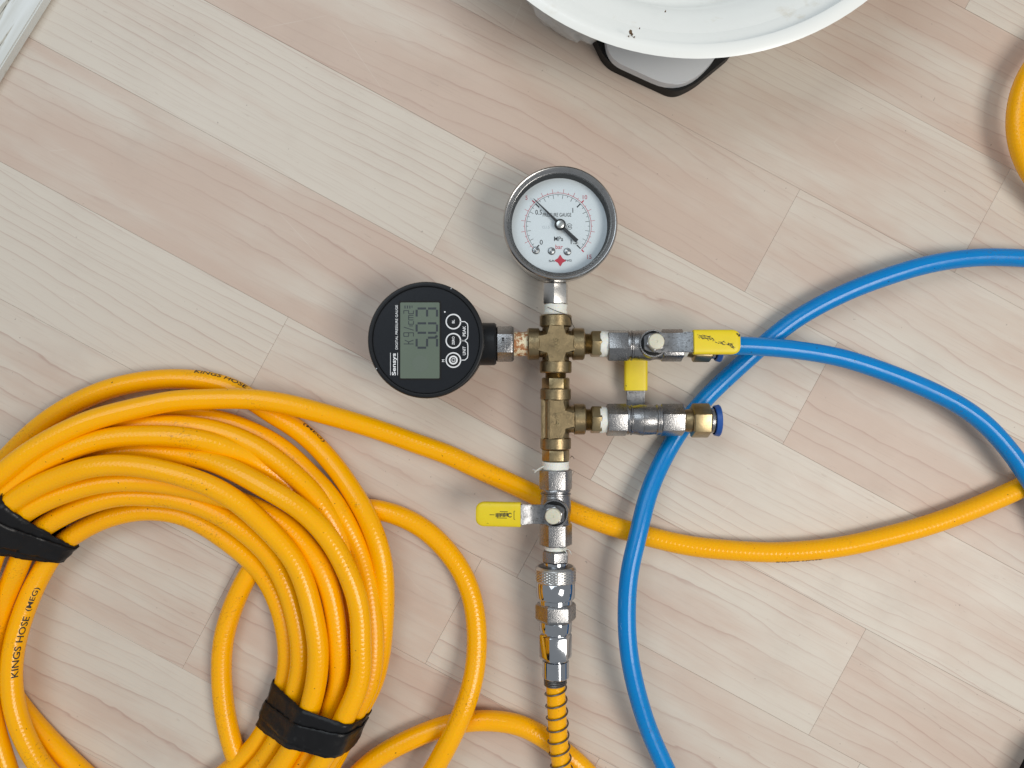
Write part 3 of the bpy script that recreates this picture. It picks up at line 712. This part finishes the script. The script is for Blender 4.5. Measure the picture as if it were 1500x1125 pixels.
ST['s3'] = st((-60, 820, 12), (-20, 760, 12), (20, 706, 12), (60, 672, 12), (110, 643, 13), (160, 624, 13), (210, 612, 12), (250, 608, 11), (314, 613, 10), (369, 632, 10), (416, 659, 11), (453, 694, 13), (485, 730, 19.5), (508, 768, 19.5), (526, 806, 18), (538, 850, 20), (546, 907, 22), (547, 948, 23), (540, 1003, 24), (516, 1050, 25), (490, 1098, 23), (462, 1140, 22), (430, 1180, 20))
ST['s4'] = st((-55, 800, 25), (-20, 752, 25), (30, 700, 26), (90, 658, 26), (150, 633, 25), (203, 622, 24), (250, 621, 24), (310, 629, 24), (367, 650, 25), (414, 681, 26), (451, 715, 26), (476, 749, 25), (495, 780, 22), (507, 812, 18), (512, 860, 13), (506, 910, 11), (500, 960, 10), (496, 1005, 10), (486, 1055, 10), (466, 1105, 9), (436, 1150, 8))
ST['s5'] = st((-55, 795, 38), (4, 727, 37), (43, 692, 37), (85, 666, 37), (128, 650, 36), (171, 640, 35), (213, 637, 34.5), (256, 638, 34), (299, 646, 32), (335, 657, 29), (378, 677, 25), (410, 699, 20), (436, 727, 15), (462, 762, 11), (490, 812, 8), (513, 870, 7), (523, 930, 8), (524, 1000, 10), (514, 1052, 11), (494, 1105, 11), (468, 1145, 10))
ST['s6'] = st((-50, 830, 24), (-15, 780, 24), (30, 730, 24), (80, 695, 24), (140, 668, 24), (213, 659, 25), (250, 664, 27), (303, 673, 31), (346, 690, 36), (389, 713, 39), (431, 739, 40), (463, 767, 40), (490, 801, 39), (508, 836, 38), (522, 872, 37), (528, 909, 36), (528, 948, 36), (530, 978, 35), (525, 1006, 35), (506, 1050, 35), (480, 1100, 33), (450, 1145, 31), (415, 1185, 28))
ST['s7'] = st((-75, 850, 36), (-50, 800, 38), (6, 747, 41), (43, 719, 42), (85, 698, 42), (128, 685, 43), (171, 681, 43), (213, 684, 43), (256, 694, 43), (303, 709, 42), (346, 732, 41), (383, 763, 40), (408, 790, 39), (433, 825, 38), (449, 865, 37), (460, 907, 36), (467, 948, 35), (464, 1003, 33), (451, 1050, 32), (424, 1102, 29), (392, 1145, 26), (355, 1185, 23))
ST['s8'] = st((20, 1160, 22), (-10, 1070, 24), (-26, 960, 25), (-24, 870, 28), (-8, 805, 32), (26, 757, 36), (64, 734, 36), (107, 717, 35), (149, 707, 34), (192, 704, 33), (235, 706, 31), (262, 711, 29), (310, 723, 28), (357, 737, 28), (399, 757, 28), (427, 777, 28), (446, 799, 29), (468, 829, 30), (483, 865, 29), (492, 907, 28), (496, 948, 27), (496, 1003, 23), (478, 1052, 22), (450, 1106, 21), (420, 1150, 20), (385, 1190, 18))
ST['s10'] = st((170, 1175, 7), (130, 1142, 6.8), (85, 1100, 6.8), (45, 1056, 6.8), (12, 1010, 7.5), (-2, 950, 10), (4, 890, 16), (22, 838, 21), (46, 783, 25), (77, 762, 26), (117, 743, 26), (171, 727, 25), (213, 726, 23), (256, 729, 23), (299, 743, 23), (335, 762, 23), (363, 782, 23), (390, 808, 23), (413, 845, 23), (430, 890, 22), (440, 934, 22), (442, 975, 21), (437, 1003, 20), (424, 1048, 19), (398, 1098, 17), (368, 1134, 16), (325, 1175, 14))
ST['s11'] = st((110, 1172, 20), (66, 1132, 21), (38, 1088, 22), (21, 1040, 22), (15, 992, 22), (19, 950, 21), (30, 910, 18), (44, 872, 16), (62, 835, 14), (84, 800, 13.5), (117, 777, 13), (156, 759, 12.5), (196, 749, 12), (220, 747, 12), (250, 749, 12), (282, 759, 12), (314, 778, 12), (350, 805, 12), (379, 833, 12), (400, 867, 12), (415, 907, 12), (422, 948, 11), (420, 992, 10), (404, 1040, 9.5), (374, 1092, 9), (338, 1126, 8.5), (290, 1165, 8))
ST['loop'] = st((400, 1200, 6.5), (355, 1128, 6.5), (340, 1092, 6.5), (328, 1042, 6.5), (323, 992, 6.5), (326, 942, 6.5), (340, 891, 6.5), (358, 851, 6.5), (388, 806, 6.5), (430, 768, 6.5), (475, 750, 6.5), (516, 745, 6.5), (566, 749, 6.5), (611, 767, 6.6), (651, 802, 7), (682, 848, 8), (697, 901, 10), (699, 952, 13), (689, 1012, 18), (671, 1062, 20), (641, 1117, 19), (600, 1185, 15))
ST['tail'] = st((470, 1190, 6.5), (535, 1124, 6.5), (553, 1109, 6.5), (593, 1086, 6.5), (640, 1067, 6.5), (690, 1057, 6.5), (743, 1058, 6.5), (771, 1065, 6.5), (803, 1083, 6.5), (832, 1106, 6.5), (858, 1130, 6.5), (890, 1170, 6.5))
ST['lead'] = st((813, 985, 26), (813, 1000, 25.6), (814, 1030, 24.5), (817, 1070, 22.5), (821, 1110, 20.8), (827, 1150, 20), (838, 1195, 19.5))
obs = {}
for k_, path in ST.items():
    obs[k_] = tube('hose_turn' if k_[0] == 's' else 'hose_loop', path, HR if k_ != 'lead' else .0062, 'yellow_hose', hose, 22)
obs['lead'].name = 'hose_lead'
obs['s2']['label'] = 'length of hose running under the manifold'

def text_on_tube(path, r, s, px, py, ang, size, width, parent, name='hose_print', flip=False, off=.00012):
    """lettering wrapped on the hose jacket round the point of the path nearest to a photo pixel"""
    acc = [0]; 
    for i in range(1, len(path)): acc.append(acc[-1] + (path[i] - path[i - 1]).length)
    def toPx(q): k = FPX / (CAMH - q.z); return (750 + q.x * k, 562.5 - q.y * k)
    i0 = min(range(len(path)), key=lambda i: (toPx(path[i])[0] - px) ** 2 + (toPx(path[i])[1] - py) ** 2)
    vs, fs, tw, th = text_geo(s, .012); out = []
    b_m = bmesh.new(); bv = [b_m.verts.new(v) for v in vs]
    for f in fs:
        try: b_m.faces.new([bv[i] for i in f])
        except ValueError: pass
    bmesh.ops.triangulate(b_m, faces=b_m.faces)
    for lim in (.3, .15): bmesh.ops.subdivide_edges(b_m, edges=[e for e in b_m.edges if e.calc_length() > lim], cuts=1); bmesh.ops.triangulate(b_m, faces=b_m.faces)
    b_m.verts.index_update(); vs = [v.co.copy() for v in b_m.verts]; fs = [tuple(v.index for v in f.verts) for f in b_m.faces]; b_m.free()
    sg = -1 if flip else 1
    for v in vs:
        t = acc[i0] + sg * v.x * width / tw
        i = min(range(max(0, i0 - 400), min(len(path) - 1, i0 + 400)), key=lambda j: abs(acc[j] - t))
        j = min(i + 1, len(path) - 1); jj = max(i - 1, 0)
        d = (path[j] - path[jj]).normalized(); c_ = path[i] + d * (t - acc[i]); a_, u_, w_ = frame(d)
        an = ang - sg * v.y * size / th / r
        out.append(c_ + (u_ * math.cos(an) + w_ * math.sin(an)) * (r + off))
    mesh_obj(name, out, fs, 'print_hose', parent, False)
text_on_tube(ST['s11'], HR, 'KINGS HOSE', 17, 945, R(48), .0042, .040, obs['s11'])
text_on_tube(ST['s11'], HR, '(MEG)', 39, 871, R(44), .0042, .0165, obs['s11'])
text_on_tube(ST['s1'], HR, 'KINGS HOSE', 325, 564, R(-60), .0036, .034, obs['s1'], flip=False)
text_on_tube(ST['s1'], HR, '(MEG)', 455, 641, R(-66), .0034, .018, obs['s1'])
text_on_tube(ST['s2'], HR, 'KINGS HOSE', 1165, 808, R(66), .0030, .030, obs['s2'])

# black tape bands: skin stretched round the turns they bind
def hull(pts):
    pts = sorted(set((round(a, 6), round(b, 6)) for a, b in pts)); 
    def half(ps):
        h = []
        for p_ in ps:
            while len(h) > 1 and (h[-1][0] - h[-2][0]) * (p_[1] - h[-2][1]) - (h[-1][1] - h[-2][1]) * (p_[0] - h[-2][0]) <= 0: h.pop()
            h.append(p_)
        return h
    a = half(pts); b = half(pts[::-1]); return a[:-1] + b[:-1]
def tape_band(secs, keys, label, grow=.0006, n=72, layer=0):
    rings = []
    for (cx, cy, nx, ny) in secs:
        c_ = P(cx, cy, .02); nn = Vector((nx, -ny, 0)).normalized(); uu = Vector((-nn.y, nn.x, 0)); pts = []
        for k_ in keys:
            pa = ST[k_]; best = None
            for i in range(len(pa) - 1):
                d0, d1 = (pa[i] - c_).dot(nn), (pa[i + 1] - c_).dot(nn)
                if d0 * d1 <= 0 and abs(d0 - d1) > 1e-9:
                    q = pa[i].lerp(pa[i + 1], d0 / (d0 - d1)); du = abs((q - c_).dot(uu))
                    if du < .075 and (best is None or du < best[0]): best = (du, q)
            if best:
                q = best[1]
                for j in range(20):
                    th = 2 * math.pi * j / 20; pts.append(((q - c_).dot(uu) + math.cos(th) * (HR + grow), max(.0006, q.z + math.sin(th) * (HR + grow))))
        h = hull(pts); per = [0]
        h.append(h[0])
        for a_, b_ in zip(h, h[1:]): per.append(per[-1] + math.dist(a_, b_))
        # start at the rightmost-lowest vertex so that rings line up
        ring = []
        for j in range(n):
            t = per[-1] * j / n; i = max(k for k in range(len(per) - 1) if per[k] <= t); f = (t - per[i]) / max(1e-9, per[i + 1] - per[i])
            a_ = h[i][0] + (h[i + 1][0] - h[i][0]) * f; b_ = h[i][1] + (h[i + 1][1] - h[i][1]) * f
            ring.append(c_ + uu * a_ + Z * (b_ - c_.z))
        rings.append(ring)
    vs = [v + Vector((random.uniform(-1, 1), random.uniform(-1, 1), random.uniform(0, 1))) * .00030 for r_ in rings for v in r_]; fs = []
    for i in range(len(rings) - 1):
        for j in range(n): fs.append((i * n + j, i * n + (j + 1) % n, (i + 1) * n + (j + 1) % n, (i + 1) * n + j))
    ctr_ = sum(vs, Vector()) / len(vs)
    for q in vs:
        d_ = (q - ctr_).normalized(); q += d_ * .0011 * mn.noise(Vector((q.x * 90, q.y * 260, q.z * 90)) + Vector((grow * 9e3, 0, 0)))
        q.z = max(q.z, .0004)
    o = mesh_obj('tape_band' if layer == 0 else 'tape_overlap', vs, fs, 'black_vinyl', hose, True)
    o.data.set_sharp_from_angle(angle=R(50)); sm = o.modifiers.new('thickness', 'SOLIDIFY'); sm.thickness = .0006; sm.offset = 1
    if label: o['label'] = label
    return o
def lerp4(a, b, n): return [tuple(a[i] + (b[i] - a[i]) * k / n for i in range(4)) for k in range(n + 1)]
tape_band(lerp4((470, 1026, -.28, .96), (457, 1084, -.16, 1), 8), ['s1', 's3', 's4', 's5', 's6', 's7', 's8', 's10', 's11'], 'black tape band round the near side of the coil')
tape_band(lerp4((78, 768, -.80, .62), (46, 814, -.34, .94), 8), ['s7', 's8', 's10', 's11'], 'black tape band with a loose tail')
tape_band(lerp4((466, 1046, -.16, 1), (459, 1078, -.26, .96), 6), ['s1', 's3', 's4', 's5', 's6', 's7', 's8', 's10', 's11'], None, .0017, 72, 1)
tape_band(lerp4((70, 780, -.60, .80), (50, 806, -.50, .86), 6), ['s7', 's8', 's10', 's11'], None, .0017, 72, 1)
# loose tail of the left band
bm = bmesh.new(); tl = [P(70, 806, .012), P(88, 806, .010), P(98, 799, .011), P(104, 797, .016)]; lw = [P(62, 826, .004), P(74, 822, .003), P(86, 813, .004), P(103, 801, .009)]
va = [bm.verts.new(q) for q in tl]; vb = [bm.verts.new(q) for q in lw]
for i in range(3): bm.faces.new((va[i], va[i + 1], vb[i + 1], vb[i]))
o = bm_obj('tape_tail', bm, 'black_vinyl', hose, 60); sm = o.modifiers.new('thickness', 'SOLIDIFY'); sm.thickness = .0006; sm.offset = 0

# hose plug, nuts and spring guard pushed into the coupler
p, a, l = vseg(882, 909); plug = hexnut('hose_plug', p, a, l, .0133, 'nickel', hose, R(26), ch=.003)
p, a, l = vseg(908, 928); lathe('plug_collar', p, a, [(0, .0100), (.0008, .0106), (l - .0022, .0106), (l - .0016, .0102), (l - .0010, .0086), (l, .0086)], 'chrome', plug, 40)
p, a, l = vseg(927, 965); hexnut('clamp_nut', p, a, l, .0108, 'chrome', plug, R(24), ch=.0026, bev=.0006)
p, a, l = vseg(964, 992); lathe('ferrule', p, a, [(0, .0076), (.0010, .0076), (.0014, .0087), (l - .0006, .0087), (l, .0082)], 'chrome', plug, 48)
def spring():
    path = ST['lead']; acc = [0]
    for i in range(1, len(path)): acc.append(acc[-1] + (path[i] - path[i - 1]).length)
    def at(s_):
        i = max(k for k in range(len(acc) - 1) if acc[k] <= s_); f = (s_ - acc[i]) / (acc[i + 1] - acc[i]); d = (path[min(i + 2, len(path) - 1)] - path[max(0, i - 1)]).normalized(); return path[i].lerp(path[i + 1], f), d
    pts = []; s_ = .0030; ph = 0.0
    while s_ < acc[-1] - .002:
        c_, d = at(s_); a_, u_, w_ = frame(d); pts.append(c_ + (u_ * math.cos(ph) + w_ * math.sin(ph)) * .0070)
        pitch = .0011 if s_ < .0075 else min(.0081, .0011 + (s_ - .0075) * 4)
        ph += 2 * math.pi / 28; s_ += pitch / 28
    tube('spring_guard', pts, .00055, 'spring_steel', hose, 8)
spring()

# ------------------------------------------------------------------ blue tube
TR = .0060
bl = [(1046, 507, 26), (1062, 507, 26), (1077, 506, 26), (1117, 508, 25.5), (1161, 512, 25), (1228, 523, 24), (1295, 544, 23), (1361, 571, 22), (1406, 594, 21), (1443, 621, 20), (1473, 653, 19.5), (1498, 687, 19.5), (1545, 770, 16), (1585, 900, 10)]
blue = empty('air_tube', P(1060, 506, 0), 'glossy blue plastic air tube looping from the upper valve across the floor', 'tube')
tube('tube_length', relax(catmull([P(x, y, z * mm) for x, y, z in bl]), 8), TR, 'blue_tube', blue, 24)
bl2 = [(1680, 420, 7), (1580, 388, 8), (1499, 378, 10), (1428, 377, 12), (1361, 387, 13.5), (1295, 407, 14), (1228, 434, 13), (1161, 472, 11), (1117, 506, 9.5), (1072, 546, 7.5), (1030, 587, 6.3), (1000, 625, 6.2), (976, 666, 8.5), (952, 721, 15), (935, 781, 20.5), (921, 841, 24), (917, 901, 25.5), (920, 952, 26), (930, 1002, 25), (948, 1062, 23), (972, 1119, 21), (1005, 1185, 18)]
tube('tube_length', wobble(relax(catmull([P(x, y, z * mm) for x, y, z in bl2]), 8), .0010, 18), TR, 'blue_tube', blue, 24)

# ------------------------------------------------------------------ white basin with foot, plastic bag, painted board, dark case
rz = .080; kz = FPX / (CAMH - rz); bR = 410 / kz; bc = P(1022, 88 - 410, rz)
basin = empty('wash_basin', (bc.x, bc.y, 0), 'round white plastic basin with a rolled rim and brown dirt specks', 'basin')
lathe('bowl', (bc.x, bc.y, 0), Z, [(.020, 0), (.020, .098), (.024, .106), (.050, .126), (.066, .138), (.0705, .148), (.0765, bR - .004), (.079, bR - .0012), (rz, bR - .0045), (rz + .0002, bR - .0075), (.0790, bR - .0098), (.0745, bR - .0108), (.0715, bR - .0118), (.0695, bR - .0150), (.0670, bR - .024), (.055, .122), (.036, .112), (.030, .106), (.027, .09), (.027, 0)], 'white_plastic', basin, 128, smooth=45)
lathe('base_ring', (bc.x, bc.y, 0), Z, [(0, .088), (.001, .090), (.021, .097)], 'white_plastic', basin, 96)
for x, y, r_ in ((924, 46, .0011), (926, 50, .0006), (929, 54, .0004), (921, 53, .0004), (937, 41, .0003), (975, 16, .0005)):
    q = P(x, y, rz + .0004 if 35 < y < 70 else .0688); 
    bm = bmesh.new(); lathe_bm(bm, q, Z, [(-.001, r_), (.0003, r_ * .8), (.0005, 0)], 9, jitter=r_ * .4); bm_obj('dirt_speck', bm, 'dirt', basin, 60)
# rounded foot with dark underside peeping out from under the rim
fo = round_poly([P(x, y, .020).xy for x, y in ((884, 36), (892, 86), (1001, 136), (1055, 78), (1062, 30))], [.01, .010, .022, .010, .01], 8)
foot = empty('floor_scale', P(975, 60, 0), 'small white rounded plate with black underside beneath the basin rim', 'scale')
prism('top_plate', fo, .0125, .0200, 'foot_plastic', foot, .0012, 3)
fo2 = round_poly([P(x, y, .0125).xy for x, y in ((862, 36), (888, 89), (990, 136), (1020, 122), (1078, 74), (1080, 25))], [.01, .008, .0065, .0065, .006, .01], 8)
prism('under_body', fo2, .0004, .0122, 'black_rubber', foot, .001, 2)
# crumpled clear bag beside the basin
bm = bmesh.new(); bmesh.ops.create_icosphere(bm, subdivisions=4, radius=1)
q0 = P(822, 15, .014)
for v in bm.verts:
    d = v.co.copy(); k = 1 + .22 * mn.noise(d * 2.1) + .10 * mn.noise(d * 5.3 + Vector((3, 1, 2)))
    w_ = Vector((d.x * .030, d.y * .012, d.z * .014)) * k; an = R(-38)
    v.co = q0 + Vector((w_.x * math.cos(an) - w_.y * math.sin(an), w_.x * math.sin(an) + w_.y * math.cos(an), max(w_.z, -.0136)))
tag(bm_obj('plastic_bag', bm, 'bag_film', None, 70), 'crumpled translucent plastic bag tucked beside the white basin', 'bag')
# painted board in the corner
e0, e1 = P(77, 0, .0), P(0, 124, .0); dd = (e1 - e0).normalized(); nrm = Vector((-dd.y, dd.x, 0));
if nrm.x > 0: nrm = -nrm
mid = (e0 + e1) / 2 + nrm * .06
me_b = bmesh.new(); box_bm(me_b, (0, 0, .004), X, Y, Z, .36, .12, .008); bmesh.ops.bevel(me_b, geom=list(me_b.edges), offset=.0009, segments=2, affect='EDGES')
bd = bm_obj('painted_board', me_b, 'crackled_paint', None, 40); bd.location = (mid.x, mid.y, .0001); bd.rotation_euler = (0, 0, math.atan2(dd.y, dd.x))
tag(bd, 'white painted board with cracked flaking grain lying on the floor', 'board')
# dark object in the far corner
cs = round_poly([P(x, y, .02).xy for x, y in ((1490, 1204), (1550, 1090), (1660, 1130), (1610, 1240))], .008, 6)
tag(prism('dark_case', cs, .0003, .028, 'black_rubber', None, .006, 4), 'rounded corner of a black rubber case on the floor', 'case')
